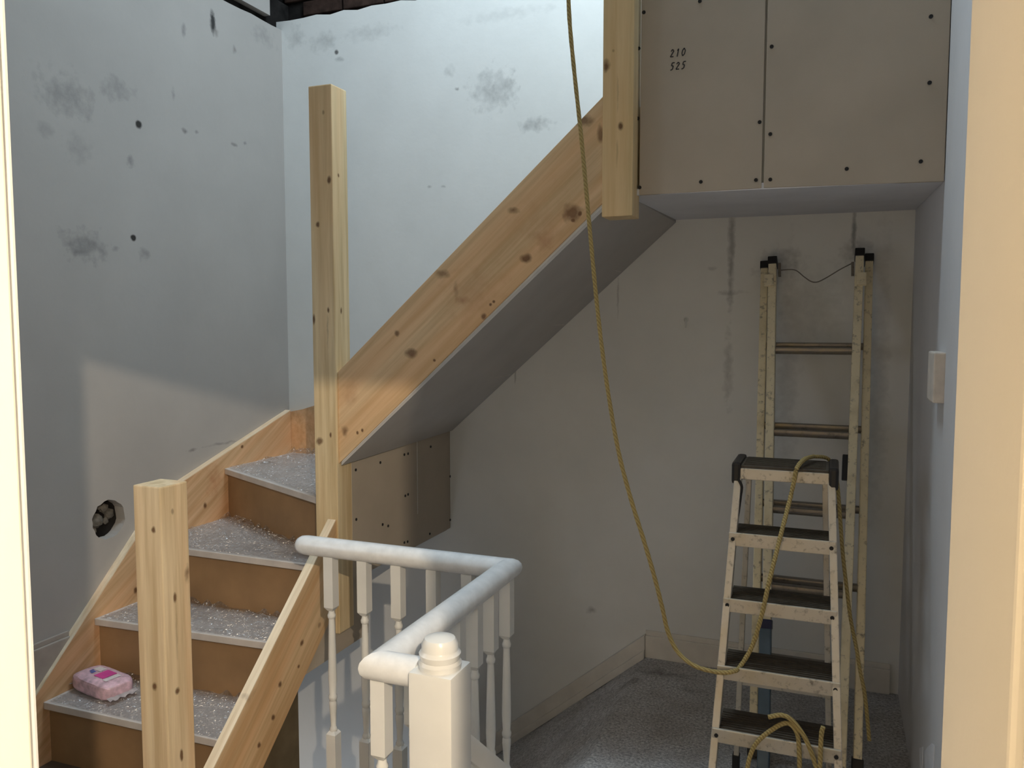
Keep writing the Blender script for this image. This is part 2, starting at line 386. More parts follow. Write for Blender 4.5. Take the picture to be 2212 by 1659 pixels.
# bedroom behind the camera
bm = B(); box(bm, (-2.2, -2.6, -.2), (2.2, Yn, -.1)); struct('floor_bedroom', bm, M_carpet)
bm = B(); box(bm, (-2.2, -2.6, 2.30), (2.2, Yn, 2.4)); struct('ceiling_bedroom', bm, M_ceil)
bm = B(); box(bm, (-2.2, -2.7, -.1), (2.2, -2.6, 2.3)); struct('wall_bedroom_rear', bm, M_bed)
bm = B(); box(bm, (-2.3, -2.6, -.1), (-2.2, Yn, 2.3)); struct('wall_bedroom_left', bm, M_bed)
bm = B(); box(bm, (2.2, -2.6, -.1), (2.3, Yn, 2.3)); struct('wall_bedroom_right', bm, M_bed)
# landing floors and ceiling
bm = B(); box(bm, (XL, .42, -.2), (-.80, 2.10, -.10)); box(bm, (-.80, .42, -.2), (XR, 1.5, -.10)); struct('floor', bm, M_floor)
bm = B()
extrude_poly(bm, [(-.70, 1.5, 0), (XR, 1.5, 0), (XR, YB, 0), (-.70, YB, 0)], (0, 0, -.15))
struct('floor_upper', bm, M_carpet)
SL = (0.502)/(1.31-.70)
bm = B(); g = [[None]*25 for _ in range(31)]
for i in range(31):
    for j in range(25):
        t = i/30*1.05
        g[i][j] = bm.verts.new((-.70-t, 2.11+(YB-2.11)*j/24, -t*SL-.0005+.006*math.sin(i*.9+.25*j)*(1 if 0 < i else 0)*.5))
for i in range(30):
    for j in range(24): bm.faces.new((g[i][j], g[i][j+1], g[i+1][j+1], g[i+1][j]))
bmesh.ops.recalc_face_normals(bm, faces=bm.faces[:])
struct('floor_sloping_carpet', bm, M_carpet, smooth=True)
bm = B(); box(bm, (XL, .42, 2.84), (XR, 1.35, 2.95)); struct('ceiling', bm, M_ceil)
# skirtings
bm = B(); box(bm, (-.70, YB-.018, 0), (.235, YB, .095), .003); box(bm, (-.70, YB-.010, .094), (.235, YB, .115), .003)
struct('baseboard_back', bm, M_trim)
bm = B(); h = .085
extrude_poly(bm, [(-.70, YB-.024, 0), (-.70, YB-.024, .10), (-1.75, YB-.024, .10-1.05*SL), (-1.75, YB-.024, -1.05*SL)], (0, .024, 0), .003)
extrude_poly(bm, [(-.70, YB-.034, .0), (-.70, YB-.034, .038), (-1.75, YB-.034, .038-1.05*SL), (-1.75, YB-.034, -1.05*SL)], (0, .012, 0), .003)
struct('baseboard_stair', bm, M_trim)
bm = B(); box(bm, (XL, .42, -.1), (XL+.018, 2.02, .30), .003); box(bm, (XL, .42, .299), (XL+.010, 2.02, .318), .003); struct('baseboard_left', bm, simple('brown_grey_skirting_paint', (.40, .35, .31), .6, .3))  # browner, darker tone than the other skirtings

# bulkhead (loft floor edge) : two plasterboards, soffit board, screws
ZF0, ZF1 = 1.785, 1.812; YFc = 2.462
bm = B(); extrude_poly(bm, [(-.556, YFc+.012, 1.80), (XR, YFc+.012, 1.80), (XR, YFc+.012, 3.6), (-.556, YFc+.012, 3.6)], (0, .06, 0))
bulk = struct('wall_bulkhead', bm, M_edge)
fa, fb, fc = at(1370, 422, Y=YFc), at(2010, 393, Y=YFc), at(1647, 406, Y=YFc)
xj = fc.x
for (x0, x1, z0, z1) in ((-.560, xj-.003, fa.z, fc.z), (xj+.003, XR-.002, fc.z, fb.z)):
    bm = B(); extrude_poly(bm, [(x0, YFc, z0), (x1, YFc, z1), (x1, YFc, 3.6), (x0, YFc, 3.6)], (0, .0125, 0), .002)
    obj('plasterboard', bm, M_board, bulk)
bm = B()
hexa(bm, [(-.60, YFc+.003, fa.z+.001), (XR-.001, YFc+.003, fb.z+.001), (XR-.001, YB, 1.812), (-.60, YB, 1.816), (-.60, YFc+.003, fa.z+.02), (XR-.001, YFc+.003, fb.z+.02), (XR-.001, YB, 1.83), (-.60, YB, 1.836)])
obj('soffit_board', bm, M_board3, bulk)
bm = B(); box(bm, (-.60, YFc+.07, 2.0), (XR, YB, 2.07)); obj('loft_floor', bm, M_mdf, bulk)
sm = B(); lathe(sm, [(.0055, 0), (.0055, .002), (.0015, .0012)], 10); scm = finish(sm, 'screw', M_screw, V(0,0,0), True)
def screw(parent, p, rot):
    o = bpy.data.objects.new('screw', scm); COL.objects.link(o); o.parent = parent; o.location = p-OFF[parent.name]; o.rotation_euler = rot; return o
for u, v in ((1391,27),(1380,105),(1378,256),(1382,405),(1512,3),(1514,393),(1641,264),(1664,290),(1633,389),(1664,388),(1667,101),(2011,36),(2008,179),(1989,349),(1829,365)):
    screw(bulk, at(u, v, Y=YFc)+V(0,-.0004,0), (math.pi/2, 0, 0))
# pencilled numbers: flat strokes on the board
DIG = {'1': [[(.3,.75),(.55,1),(.4,0)]], '0': [[(.55,1),(.2,.75),(.12,.35),(.35,0),(.75,.2),(.9,.65),(.55,1)]],
       '2': [[(.1,.75),(.45,1),(.8,.8),(.1,.05),(.85,.05)]], '5': [[(.95,1),(.35,.98),(.25,.6),(.7,.55),(.6,.1),(.1,0)]]}
def write(txt, u, v, hz, wx, gap):
    bm = B(); o0 = at(u, v, Y=YFc-.0006)
    for i, ch in enumerate(txt):
        for st in DIG[ch]:
            P = [o0+V(i*gap+(x+.22*z)*wx, 0, z*hz) for x, z in st]
            for a, b in zip(P, P[1:]): bar(bm, a, b, .0012, .0034, up=(0,1,0)) if False else bar(bm, a, b, .0030, .0008, up=(0,1,0))
    return obj('pencil_writing', bm, M_pencil, bulk, label='pencilled number '+txt)
write('210', 1447, 124, .022, .012, .0165); write('525', 1447, 152, .021, .012, .0165)

# ================================================================== the new staircase
st = thing('staircase', 'new bare pine winder staircase with three tall square newel posts', 'staircase', (-2.05, 2.4, -.10))
up_ax = (1, 0, .893)
def s_(u, v): return at(u, v, Y=YS)
kn = [((s_(1260,262)), (.035,.05,.02), KD, .7, .7), (s_(1297,290), (.012,.05,.03), KD, .7, .6), (s_(1110,455), (.022,.05,.012), KD, .75, .8), (s_(1235,460), (.036,.05,.032), KD, .85, .6),
      (s_(1253,462), (.008,.05,.009), KD, .9, .5), (s_(1238,476), (.008,.05,.007), KD, .9, .5), (s_(1137,558), (.022,.05,.018), KD, .9, .6), (s_(955,592), (.035,.05,.016), KD, .6, .7), (s_(985,625), (.010,.05,.035), KD, .4, .8),
      (s_(1000,648), (.035,.05,.02), (.30,.13,.06), .5, .9), (s_(890,762), (.030,.05,.018), KD, .8, .6), (s_(1044,684), (.012,.05,.012), KD, .85, .6), (s_(1060,658), (.006,.05,.006), KD, .9, .5), (s_(1067,652), (.006,.05,.006), KD, .9, .5),
      (s_(858,720), (.012,.05,.012), KD, .75, .6), (s_(745,930), (.018,.05,.022), KD, .7, .7), (s_(772,935), (.006,.05,.008), KD, .9, .5), (s_(783,930), (.006,.05,.008), KD, .9, .5), (s_(938,778), (.006,.05,.006), KD, .9, .5),
      (s_(1180,520), (.05,.05,.035), (.34,.14,.06), .45, 1), (s_(760,850), (.04,.05,.05), (.42,.18,.08), .35, 1), (s_(1030,640), (.12,.05,.10), (.50,.25,.12), .35, 1), (s_(1200,500), (.14,.05,.12), (.52,.27,.13), .3, 1)]
M_string = pine('pine_upper_string', up_ax, kn, base=(.74, .545, .325))
bm = B(); t = .893
xs0, xs1 = -1.613, -.64
extrude_poly(bm, [(xs0, YS, 1.279+t*(xs0+1.558)), (xs0, YS, .930+.90*(xs0+1.587)), (xs1, YS, .930+.90*(xs1+1.587)), (xs1, YS, 1.279+t*(xs1+1.558))], (0, .032, 0), .002)
obj('string', bm, M_string, st)
# newels
def n1(u, v, s=False): return at(u, v, X=-1.613) if s else at(u, v, Y=2.40)
k1 = [knot(n1(711,389), .010, 1.6), knot(n1(731,378,1), .006, 1.4), knot(n1(686,485), .010, 1.1), knot(n1(709,670), .006, 2), knot(n1(737,672,1), .006, 2.4), knot(n1(678,690), .007, 3), knot(n1(698,242), .006, 1.8, .5),
      knot(n1(690,953), .016, 1.2, .8), knot(n1(714,940), .005, 2.4), knot(n1(733,957), .010, 1.9), (n1(732,904), (.008,.008,.008), KD, .5, .7), (n1(708,715), (.005,.02,.06), KD, .35, .8)]
M_n1 = pine('pine_corner_newel', (0,0,1), k1, base=(.75, .60, .365))
bm = B(); box(bm, (-1.706, 2.40, .292), (-1.613, 2.494, 2.216), .004); obj('newel_post', bm, M_n1, st)
def n2(u, v, s=False): return at(u, v, X=-1.589) if s else at(u, v, Y=1.57)
k2 = [knot(n2(332,1145), .008, 1.3), knot(n2(334,1484), .009, 1.5), knot(n2(379,1290,1), .007, 2.6), knot(n2(383,1492,1), .009, 1.5), knot(n2(392,1632,1), .007, 2.6), (n2(404,1240,1), (.02,.012,.03), KD, .7, .8), knot(n2(372,1105,1), .006, 1.5, .5),
      (n2(382,1370,1), (.01,.004,.09), KD, .3, .7)]
M_n2 = pine('pine_bottom_newel', (0,0,1), k2, base=(.77, .61, .39))
bm = B(); box(bm, (-1.681, 1.57, -.10), (-1.589, 1.664, .983), .004); obj('newel_post', bm, M_n2, st)
def n3(u, v): return at(u, v, Y=2.405)
k3 = [(n3(1310,143), (.014,.05,.022), KD, .9, .7), knot(n3(1340,273), .009, 1.5), knot(n3(1325,110), .005, 1.2, .4), (n3(1333,330), (.004,.05,.05), KD, .3, .8), (n3(1334,200), (.004,.05,.06), KD, .25, .8)]
M_n3 = pine('pine_top_newel', (0,0,1), k3, base=(.74, .61, .36))
bm = B(); box(bm, (-.661, 2.405, 1.722), (-.567, 2.497, 3.35), .003); top_n = obj('newel_post', bm, M_n3, st)
# lower inner string (towards the bottom newel)
def s2(u, v): return at(u, v, X=-1.62)
kl = [knot(s2(652,1388), .012, 1), knot(s2(605,1478), .010, 1.2), knot(s2(590,1550), .010, 1.2), knot(s2(560,1610), .009, 1.2), knot(s2(645,1440), .008, 1), (s2(530,1510), (.05,.05,.02), KD, .35, 1), knot(s2(690,1350), .012, 1, .5), knot(s2(612,1350), .012, .8, .5)]
M_s2 = pine('pine_lower_string', (0, 1, .917), kl, base=(.66, .46, .26))
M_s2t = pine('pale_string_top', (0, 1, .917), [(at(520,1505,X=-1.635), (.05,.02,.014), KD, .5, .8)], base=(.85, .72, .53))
def zl(y): return .668+.917*(y-2.357)
bm = B()
ya, yb = 1.60, 2.41
extrude_poly(bm, [(-1.652, ya, zl(ya)), (-1.652, yb, zl(yb)), (-1.652, yb, zl(yb)-.305), (-1.652, ya, zl(ya)-.305)], (.032, 0, 0), .001)
ls = obj('string', bm, M_s2, st)
bm = B(); d = V(0, 1, .917).normalized(); nn = V(0, -.917, 1).normalized()
hexa(bm, [V(-1.652,ya,zl(ya)), V(-1.620,ya,zl(ya)), V(-1.620,yb-.012,zl(yb-.012)), V(-1.652,yb-.012,zl(yb-.012))]+[p+nn*.004 for p in (V(-1.652,ya,zl(ya)), V(-1.620,ya,zl(ya)), V(-1.620,yb-.012,zl(yb-.012)), V(-1.652,yb-.012,zl(yb-.012)))])
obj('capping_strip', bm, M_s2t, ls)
# wall strings on the left wall
M_ws = pine('pine_wall_string', (0, 1, .6), [knot(at(293,1275,X=-2.464), .012, 1.3), knot(at(443,1092,X=-2.464), .012, 1.2), knot(at(523,965,X=-2.464), .010, 1), (at(460,1040,X=-2.464), (.05,.05,.08), (.45,.17,.07), .5, 1)], base=(.68, .45, .26))
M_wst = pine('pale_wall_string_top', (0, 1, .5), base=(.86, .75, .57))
jy, jz = 2.46, .723
def wstr(name, pts, tp):
    bm = B(); extrude_poly(bm, [(XL, *p) for p in pts], (.030, 0, 0), .001); o = obj(name, bm, M_ws, st)
    (y0, z0), (y1, z1) = tp; n = V(0, -(z1-z0), y1-y0).normalized()*.004
    q = [V(XL,y0,z0), V(XL+.030,y0,z0), V(XL+.030,y1,z1), V(XL,y1,z1)]
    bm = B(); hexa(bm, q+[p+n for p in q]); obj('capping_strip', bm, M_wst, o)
y0 = 1.62; z0 = jz-.97*(jy-y0)
wstr('wall_string', [(y0, z0), (y0, z0-.30), (jy, jz-.36), (jy, jz)], ((y0, z0), (jy, jz)))
wstr('wall_string', [(jy, jz), (jy, jz-.36), (YB-.03, .60), (YB-.03, .975)], ((jy, jz), (YB-.03, .975)))
# back wall string rising along the flight
bm = B()
prof = [(XL+.0, .965), (XL+.10, .985), (XL+.20, 1.015), (XL+.40, 1.09), (-1.85, 1.15), (-1.6, 1.25), (-.62, 2.09)]
extrude_poly(bm, [(x, YB-.028, z) for x, z in prof]+[(x, YB-.028, z-(.36 if x < -1.7 else .30)) for x, z in prof[::-1]], (0, .028, 0))
obj('wall_string', bm, M_ws, st)
# treads, risers, film
R_ = .217; Z1 = .117; XI = -1.650
def tread(z, poly, nose, film_poly=None):
    """poly: plan outline; nose: (a,b) plan nosing line"""
    bm = B(); extrude_poly(bm, [(x, y, z-.025) for x, y in poly], (0, 0, .025), .003); o = obj('tread', bm, M_tread, st)
    return o
def riser(z0, z1, a, b):
    bm = B(); a, b = V(*a, 0), V(*b, 0); n = (b-a).cross(V(0,0,1)).normalized()*.010
    q = [a, b, b-n, a-n]; hexa(bm, [p+V(0,0,z0) for p in q]+[p+V(0,0,z1) for p in q]); return obj('riser', bm, M_mdf, st)
def film_on(parent, z, quad, nu=110, nv=46, amp=.005, folds=9):
    bm = B(); a, b, c, d_ = [V(*p, 0) for p in quad]; gr = []
    fl = []
    for k in range(folds):      # loose creases in the film
        p = V(random.random(), random.random()**.6, 0); an = random.uniform(-.5, .5)
        fl.append((p, math.cos(an), math.sin(an), random.uniform(.05, .16), random.uniform(.005, .012)))
    for i in range(nu+1):
        row = []
        for j in range(nv+1):
            s, t_ = i/nu, j/nv
            p = (a*(1-s)+b*s)*(1-t_)+(d_*(1-s)+c*s)*t_
            zz = z+.0025+amp*(.5+.5*math.sin(9*s+14*t_+3*math.sin(5*s)))*.5+.0009*random.random()
            for q, cx, sx, ln, h in fl:
                dx, dy = (s-q.x)*.8, (t_-q.y)*.25
                al, ac = dx*cx+dy*sx, -dx*sx+dy*cx
                if abs(al) < ln: zz += h*(1-(al/ln)**2)*math.exp(-(ac/.006)**2)
            if t_ > .86: zz += (t_-.86)*.14*(.75+.5*math.sin(s*41+3*math.sin(s*17)))
            row.append(bm.verts.new((p.x, p.y, zz)))
        gr.append(row)
    for i in range(nu):
        for j in range(nv): bm.faces.new((gr[i][j], gr[i+1][j], gr[i+1][j+1], gr[i][j+1]))
    return obj('protective_film', bm, M_film, parent, smooth=True)
L0 = XL+.030
z = Z1
riser(-.10, Z1-.025, (L0, 1.915), (XI, 1.935))
t1 = tread(Z1, [(L0, 1.893), (XI, 1.912), (XI, 2.195), (L0, 2.14)], None); film_on(t1, Z1, [(L0+.02, 1.90), (XI-.02, 1.915), (XI-.02, 2.16), (L0+.02, 2.12)])
riser(Z1, Z1+R_-.025, (L0, 2.128), (XI, 2.182))
t2 = tread(Z1+R_, [(L0, 2.108), (XI, 2.162), (XI, 2.38), (L0, 2.38)], None); film_on(t2, Z1+R_, [(L0+.02, 2.116), (XI-.02, 2.168), (XI-.02, 2.355), (L0+.02, 2.355)])
riser(Z1+R_, Z1+2*R_-.025, (L0, 2.366), (XI, 2.366))
t3 = tread(Z1+2*R_, [(L0, 2.346), (XI, 2.346), (XI, 2.47), (-1.70, 2.49), (L0, 2.86)], None); film_on(t3, Z1+2*R_, [(L0+.01, 2.352), (XI-.01, 2.352), (-1.70, 2.46), (L0+.01, 2.80)])
riser(Z1+2*R_, Z1+3*R_-.025, (L0, 2.822), (-1.68, 2.452))
t4 = tread(Z1+3*R_, [(L0, 2.802), (-1.70, 2.432), (-1.64, 2.495), (-2.05, YB-.028), (L0, YB-.028)], None); film_on(t4, Z1+3*R_, [(L0+.01, 2.815), (-1.72, 2.455), (-2.10, YB-.04), (L0+.02, YB-.04)], 120, 80, .007, 16)
riser(Z1+3*R_, Z1+4*R_-.025, (-2.07, YB-.028), (-1.655, 2.495))
t5 = tread(Z1+4*R_, [(-2.09, YB-.028), (-1.655, 2.48), (-1.615, 2.445), (-1.55, 2.445), (-1.55, YB-.028)], None)
for i in range(5):
    zz = Z1+(5+i)*R_; xn = -1.576+.243*i
    riser(zz-R_, zz-.025, (xn+.02, YB-.028), (xn+.02, YS+.032))
    if i < 4: tread(zz, [(xn, YS+.032), (xn+.275, YS+.032), (xn+.275, YB-.028), (xn, YB-.028)], None)

# plasterboard casing under the stair
cs = thing('plasterboard_casing', 'raw plasterboard casing boxing in the underside of the pine stairs', 'plasterboard casing', (-1.62, 2.9, .22))
def zs(x): return .935+.89*(x+1.59)
bm = B(); t = .012; xa, xb = -1.60, -.60
q = [V(xa, YS-.002, zs(xa)-.012), V(xb, YS-.002, zs(xb)-.012), V(xb, YB-.001, zs(xb)+.002), V(xa, YB-.001, zs(xa)+.002)]
hexa(bm, [p-V(0,0,t) for p in q]+q); so = obj('soffit_board', bm, M_board2, cs)
bm = B(); nn = V(-.89, 0, 1).normalized()
bar(bm, V(xa, YS+.008, zs(xa)-.010), V(-.64, YS+.008, zs(-.64)-.010), .018, .006, up=(0,1,0)); obj('edge_bead', bm, M_gypsum, so)
bm = B(); box(bm, (-1.632, 2.49, .465), (-1.612, YB-.001, .935), .001)
cb = obj('side_board', bm, M_board, cs)
bm = B(); box(bm, (-1.650, 2.18, .215), (-1.630, 2.62, .470), .001); obj('side_board', bm, M_board, cs)
bm = B(); box(bm, (-2.46, 2.50, .452), (-1.632, YB-.001, .464)); obj('base_board', bm, M_board2, cs)
bm = B(); box(bm, (-1.6115, 2.985, .60), (-1.610, 2.988, .925)); obj('jointing_tape', bm, M_gypsum, cb)
for u, v in ((768,1015),(821,999),(873,982),(881,980),(769,1122),(875,1071),(881,1068),(826,1133),(838,1136),(873,1172),(880,1170),(930,965),(972,1029),(972,1123),(928,1153)):
    screw(cb, at(u, v, X=-1.612)+V(.0004,0,0), (0, math.pi/2, 0))
# lining below the lower flight, shade painted into its dark tone
bm = B(); extrude_poly(bm, [(-1.636, 1.67, -.1), (-1.636, 2.183, -.1), (-1.636, 2.183, .26), (-1.636, 1.67, -.02)], (-.010, 0, 0)); obj('lower_shade_lining', bm, simple('shade_toned_hardboard', (.13, .10, .06), .7, .2, var=.12), cs)

# ================================================================== white balustrade
ba = thing('balustrade', 'old white painted balustrade with round handrail and turned balusters', 'balustrade', (-1.2, 1.75, -.10))
ZR, RR = .708, .031
K = V(-.838, 2.085, ZR); LEND = at(637, 1172, Y=2.085); LEND = V(LEND.x+.01, 2.085, ZR); E_ = V(-.838, 1.388, ZR)
bm = B()
def railprof(bm, p, q, mit_p=None, mit_q=None, round_p=False):
    t = (q-p).normalized(); s = t.cross(V(0,0,1)); n = 16; rings = []
    offs = [0.0]
    stations = [p, q]
    def ring(c, mit, scale=1.0, sh=0):
        vs_ = []
        for k in range(n):
            a = 2*math.pi*k/n
            lx, lz = math.cos(a)*RR*scale*1.04, math.sin(a)*RR*scale*.98
            d_ = mit*lx if mit else 0
            vs_.append(bm.verts.new(c+s*lx+V(0,0,lz)+t*(d_+sh)))
        return vs_
    rs = []
    if round_p:
        for sc, sh in ((.35, -.0), (.72, .006), (.93, .018)): rs.append(ring(p, 0, sc, sh))
        rs.append(ring(p, 0, 1, .034))
    else: rs.append(ring(p, mit_p))
    rs.append(ring(q, mit_q))
    for a, b in zip(rs, rs[1:]):
        for k in range(n): bm.faces.new((a[k], a[(k+1) % n], b[(k+1) % n], b[k]))
    bm.faces.new(rs[0][::-1]); bm.faces.new(rs[-1]); bmesh.ops.recalc_face_normals(bm, faces=bm.faces[:])
railprof(bm, LEND, K, mit_q=-1, round_p=True); obj('handrail', bm, M_white_worn, ba, True)
bm = B(); railprof(bm, K, E_, mit_p=1, mit_q=1); obj('handrail', bm, M_white_worn, ba, True)
bm = B(); railprof(bm, E_, V(-.745, 1.388, ZR), mit_p=-1); obj('handrail', bm, M_white_worn, ba, True)
# one baluster, copied
bt = B(); zt = ZR-.026; hw = .0165
box(bt, (-hw, -hw, zt-.160), (hw, hw, zt))
def pyr(bm, z0, w0, z1, w1):
    q = [V(a*w0, b*w0, z0) for a, b in ((-1,-1),(1,-1),(1,1),(-1,1))]; p = [V(a*w1, b*w1, z1) for a, b in ((-1,-1),(1,-1),(1,1),(-1,1))]
    hexa(bm, q+p)
pyr(bt, zt-.172, .0085, zt-.160, hw)
zb = .130
lathe(bt, [(.0105, zb-.012), (.013, zb-.002), (.0105, zb+.004), (.0085, zb+.010), (.0105, zb+.05), (.0125, zb+.075), (.0125, zb+.085), (.0105, zb+.09), (.0135, zb+.098), (.0135, zb+.106), (.011, zb+.112), (.0135, zb+.16), (.0125, zb+.22), (.0098, zt-.215), (.009, zt-.198), (.0125, zt-.194), (.0130, zt-.186), (.010, zt-.180), (.0085, zt-.170)], 14)
pyr(bt, zb-.016, hw, zb-.006, .010); box(bt, (-hw, -hw, -.10), (hw, hw, zb-.016))
bmesh.ops.recalc_face_normals(bt, faces=bt.faces[:])
btm = finish(bt, 'baluster', M_white, V(0,0,0), True)
ofs = OFF[ba.name]
def baluster(x, y):
    o = bpy.data.objects.new('baluster', btm); COL.objects.link(o); o.parent = ba; o.location = V(x, y, 0)-V(ofs.x, ofs.y, ofs.z); return o
for u in (715, 787, 860, 936, 1012): baluster(at(u, 1250, Y=2.085).x, 2.085)
for y in (2.075, 1.960, 1.855, 1.750, 1.640, 1.530): baluster(-.838, y)
baluster(-.838, 1.392)
bm = B(); box(bm, (-.748, 1.341, -.10), (-.655, 1.434, .728), .006); nw = obj('newel_post', bm, M_white, ba, True)
bm = B(); lathe(bm, [(.034, .722), (.042, .728), (.043, .738), (.038, .744), (.040, .748), (.0415, .757), (.037, .763), (.036, .765), (.036, .776), (.030, .786), (.015, .791), (.002, .792)], 28, (-.7015, 1.3875, 0)); obj('newel_cap', bm, M_white, nw, True)
bm = B(); p0, p1 = at(1008, 1606, X=-.662), at(1112, 1690, X=-.662); dd = (p1-p0).normalized()
p0 = p0-dd*.03; p1 = p0+dd*.80
bar(bm, p0+V(-.022,0,0), p1+V(-.022,0,0), .042, .046, up=(0,.6,1), bev=.006); bar(bm, p0+V(-.022,0,-.045), p1+V(-.022,0,-.045), .024, .05, up=(0,.6,1), bev=.003)
obj('sloping_rail', bm, M_white, ba, True)

# ================================================================== extension ladder leaning on the back wall
def yl(z): return 3.262-(1.64-z)*.375      # rear (wider) section
el = thing('extension_ladder', 'two-section aluminium extension ladder leaning on the beige back wall', 'ladder', (-.06, 2.66, 0))
def lp(u, v, dy=0.0):
    """point of the ladder plane seen at a pixel"""
    r = ray(u, v); # y = yl(z)+dy
    t = (3.262+dy-.375*1.64+.375*EZ)/(r.y-.375*r.z)
    return V(r.x*t, r.y*t, EZ+r.z*t)
def rail(u0, v0, dy, w, dep, ztop, name='rail', m=M_alu, xbot=None):
    a = lp(u0, v0, dy); x = a.x
    p0, p1 = V(xbot if xbot is not None else x, yl(0.0)+dy, 0.0), V(x, yl(ztop)+dy, ztop)
    bm = B(); bar(bm, p0, p1, w, dep, up=(0,1,0), bev=.003); o = obj('rail', bm, m, el)
    tdir = (p1-p0).normalized()
    bm = B(); bar(bm, p1-tdir*.004, p1+tdir*.026, w+.005, dep+.006, up=(0,1,0), bev=.003); obj('end_cap', bm, M_blk, o)
    return p0, p1
w_, dp = .024, .052
zt1 = lp(1648, 575, 0).z; zt2 = lp(1667, 568, -.06).z
rails_back = [rail(1649, 640, 0, .026, dp, 1.605, xbot=-.205), rail(1876, 640, 0, .026, dp, 1.622, xbot=.106)]
rails_front = [rail(1666, 640, -.058, .028, dp, 1.617, xbot=-.165), rail(1855, 640, -.058, .028, dp, 1.638, xbot=.058)]
def rung(v, front):
    rs, dy = (rails_front, -.058) if front else (rails_back, 0.0)
    zz = lp(1755, v, dy).z
    xs = [p0.x+(p1.x-p0.x)*(zz/(p1.z)) for p0, p1 in rs]
    bm = B(); y = yl(zz)+dy
    n = 12; A, C = [], []
    for k in range(n):
        a = 2*math.pi*k/n; pz = math.sin(a)*.016; py = math.cos(a)*.016
        if pz > .010: pz = .010
        A.append(bm.verts.new((xs[0]+.008, y+py, zz+pz))); C.append(bm.verts.new((xs[1]-.008, y+py, zz+pz)))
    for k in range(n): bm.faces.new((A[k], A[(k+1) % n], C[(k+1) % n], C[k]))
    bm.faces.new(A[::-1]); bm.faces.new(C); bmesh.ops.recalc_face_normals(bm, faces=bm.faces[:])
    obj('rung', bm, M_rung, el, True)
for v in (756, 936, 1105, 1275, 1432, 1590): rung(v, True)
for v in (746, 922, 1092, 1258): rung(v, False)
# top brackets, pull cord and clasp
bm = B(); bar(bm, lp(1661, 594, -.092), lp(1661, 618, -.092), .034, .016, up=(0,1,0), bev=.002); obj('bracket', bm, M_alu, el)
bm = B(); bar(bm, lp(1861, 590, -.092), lp(1861, 616, -.092), .032, .016, up=(0,1,0), bev=.002); obj('bracket', bm, M_alu, el)
bm = B(); bar(bm, lp(1684, 570, -.05), lp(1684, 596, -.05), .010, .02, up=(0,1,0)); obj('bracket', bm, M_rung, el)
bm = B(); bar(bm, lp(1842, 568, -.05), lp(1842, 594, -.05), .010, .02, up=(0,1,0)); obj('bracket', bm, M_rung, el)
bm = B(); tube(bm, smooth_path([lp(*q, -.05) for q in ((1684,584),(1716,583),(1737,598),(1752,608),(1766,609),(1785,600),(1815,582),(1842,568))]), .0022, 6); obj('pull_cord', bm, M_cord, el, True)
r0_, r1_ = rails_front[1]
def onr2(zz): return r0_+(r1_-r0_)*(zz/r1_.z)+V(-.021, -.004, 0)
zq = lp(1828, 1011, -.07).z
bm = B(); bar(bm, onr2(zq-.04), onr2(zq+.04), .020, .03, up=(0,1,0), bev=.003); obj('guide_clasp', bm, M_blk, el)
zq = lp(1825, 1465, -.07).z
bm = B(); bar(bm, onr2(zq-.04), onr2(zq+.04), .020, .03, up=(0,1,0), bev=.003); obj('guide_clasp', bm, M_blk, el)
a, b_ = rails_front[0]
def onr(zz): return a+(b_-a)*(zz/b_.z)
bm = B(); zc = lp(1655, 1362, -.09).z; bar(bm, onr(.0)+V(-.003,-.004,0), onr(zc)+V(-.003,-.004,0), .036, .058, up=(0,1,0), bev=.003); obj('overlay', bm, M_blue, el, label='blue light painted on rail')  # bluish light on the lower rail, painted as a coloured shell
bm = B(); bar(bm, onr(zc-.004)+V(-.003,-.004,0), onr(zc+.024)+V(-.003,-.004,0), .040, .062, up=(0,1,0), bev=.003); obj('collar', bm, M_navy, el, label='navy plastic collar')
for p in rails_back:
    bm = B(); bar(bm, p[0]+V(0,0,.0), p[0]+(p[1]-p[0]).normalized()*.05, .034, .06, up=(0,1,0), bev=.003); obj('foot', bm, M_blk, el)

# ================================================================== step ladder
sl = thing('step_ladder', 'narrow aluminium step ladder with dark ribbed treads before the extension ladder', 'ladder', (-.12, 2.25, 0))
ROWS = [((1590,1018),(1800,1034)), ((1577,1160),(1803,1181)), ((1565,1303),(1805,1330)), ((1552,1452),(1812,1481)), ((1541,1588),(1814,1626))]
YF = [2.36, 2.31, 2.26, 2.21, 2.16]
corners = []
for ((l, r), y) in zip(ROWS, YF):
    p, q = at(*l, Y=y), at(*r, Y=y); zz = (p.z+q.z)/2; corners.append((p.x, q.x, y, zz))
dpt = [.125, .125, .128, .130, .132]
for i, (x0, x1, y, zz) in enumerate(corners):
    if i == 0: continue
    bm = B(); box(bm, (x0+.010, y+.004, zz-.004), (x1-.010, y+dpt[i], zz+.012), .002)
    for k in range(8): box(bm, (x0+.012, y+.012+k*.013, zz+.010), (x1-.012, y+.018+k*.013, zz+.0145))
    tr_ = obj('tread', bm, M_ribbed, sl)
    bm = B(); box(bm, (x0-.004, y-.004, zz-.024), (x1+.004, y+.004, zz+.014), .0025); obj('tread_front', bm, M_alu2, tr_)
    for xx in (x0+.008, x1-.008):
        o = bpy.data.objects.new('rivet', scm); COL.objects.link(o); o.parent = tr_; o.location = V(xx, y-.0045, zz-.004)-OFF[sl.name]; o.rotation_euler = (math.pi/2,0,0)
x0, x1, y, zz = corners[0]
bm = B(); box(bm, (x0+.006, y, zz-.006), (x1-.006, y+.16, zz+.020), .003)
for k in range(9): box(bm, (x0+.02, y+.012+k*.016, zz+.019), (x1-.02, y+.020+k*.016, zz+.0225))
pf = obj('platform', bm, M_ribbed, sl)
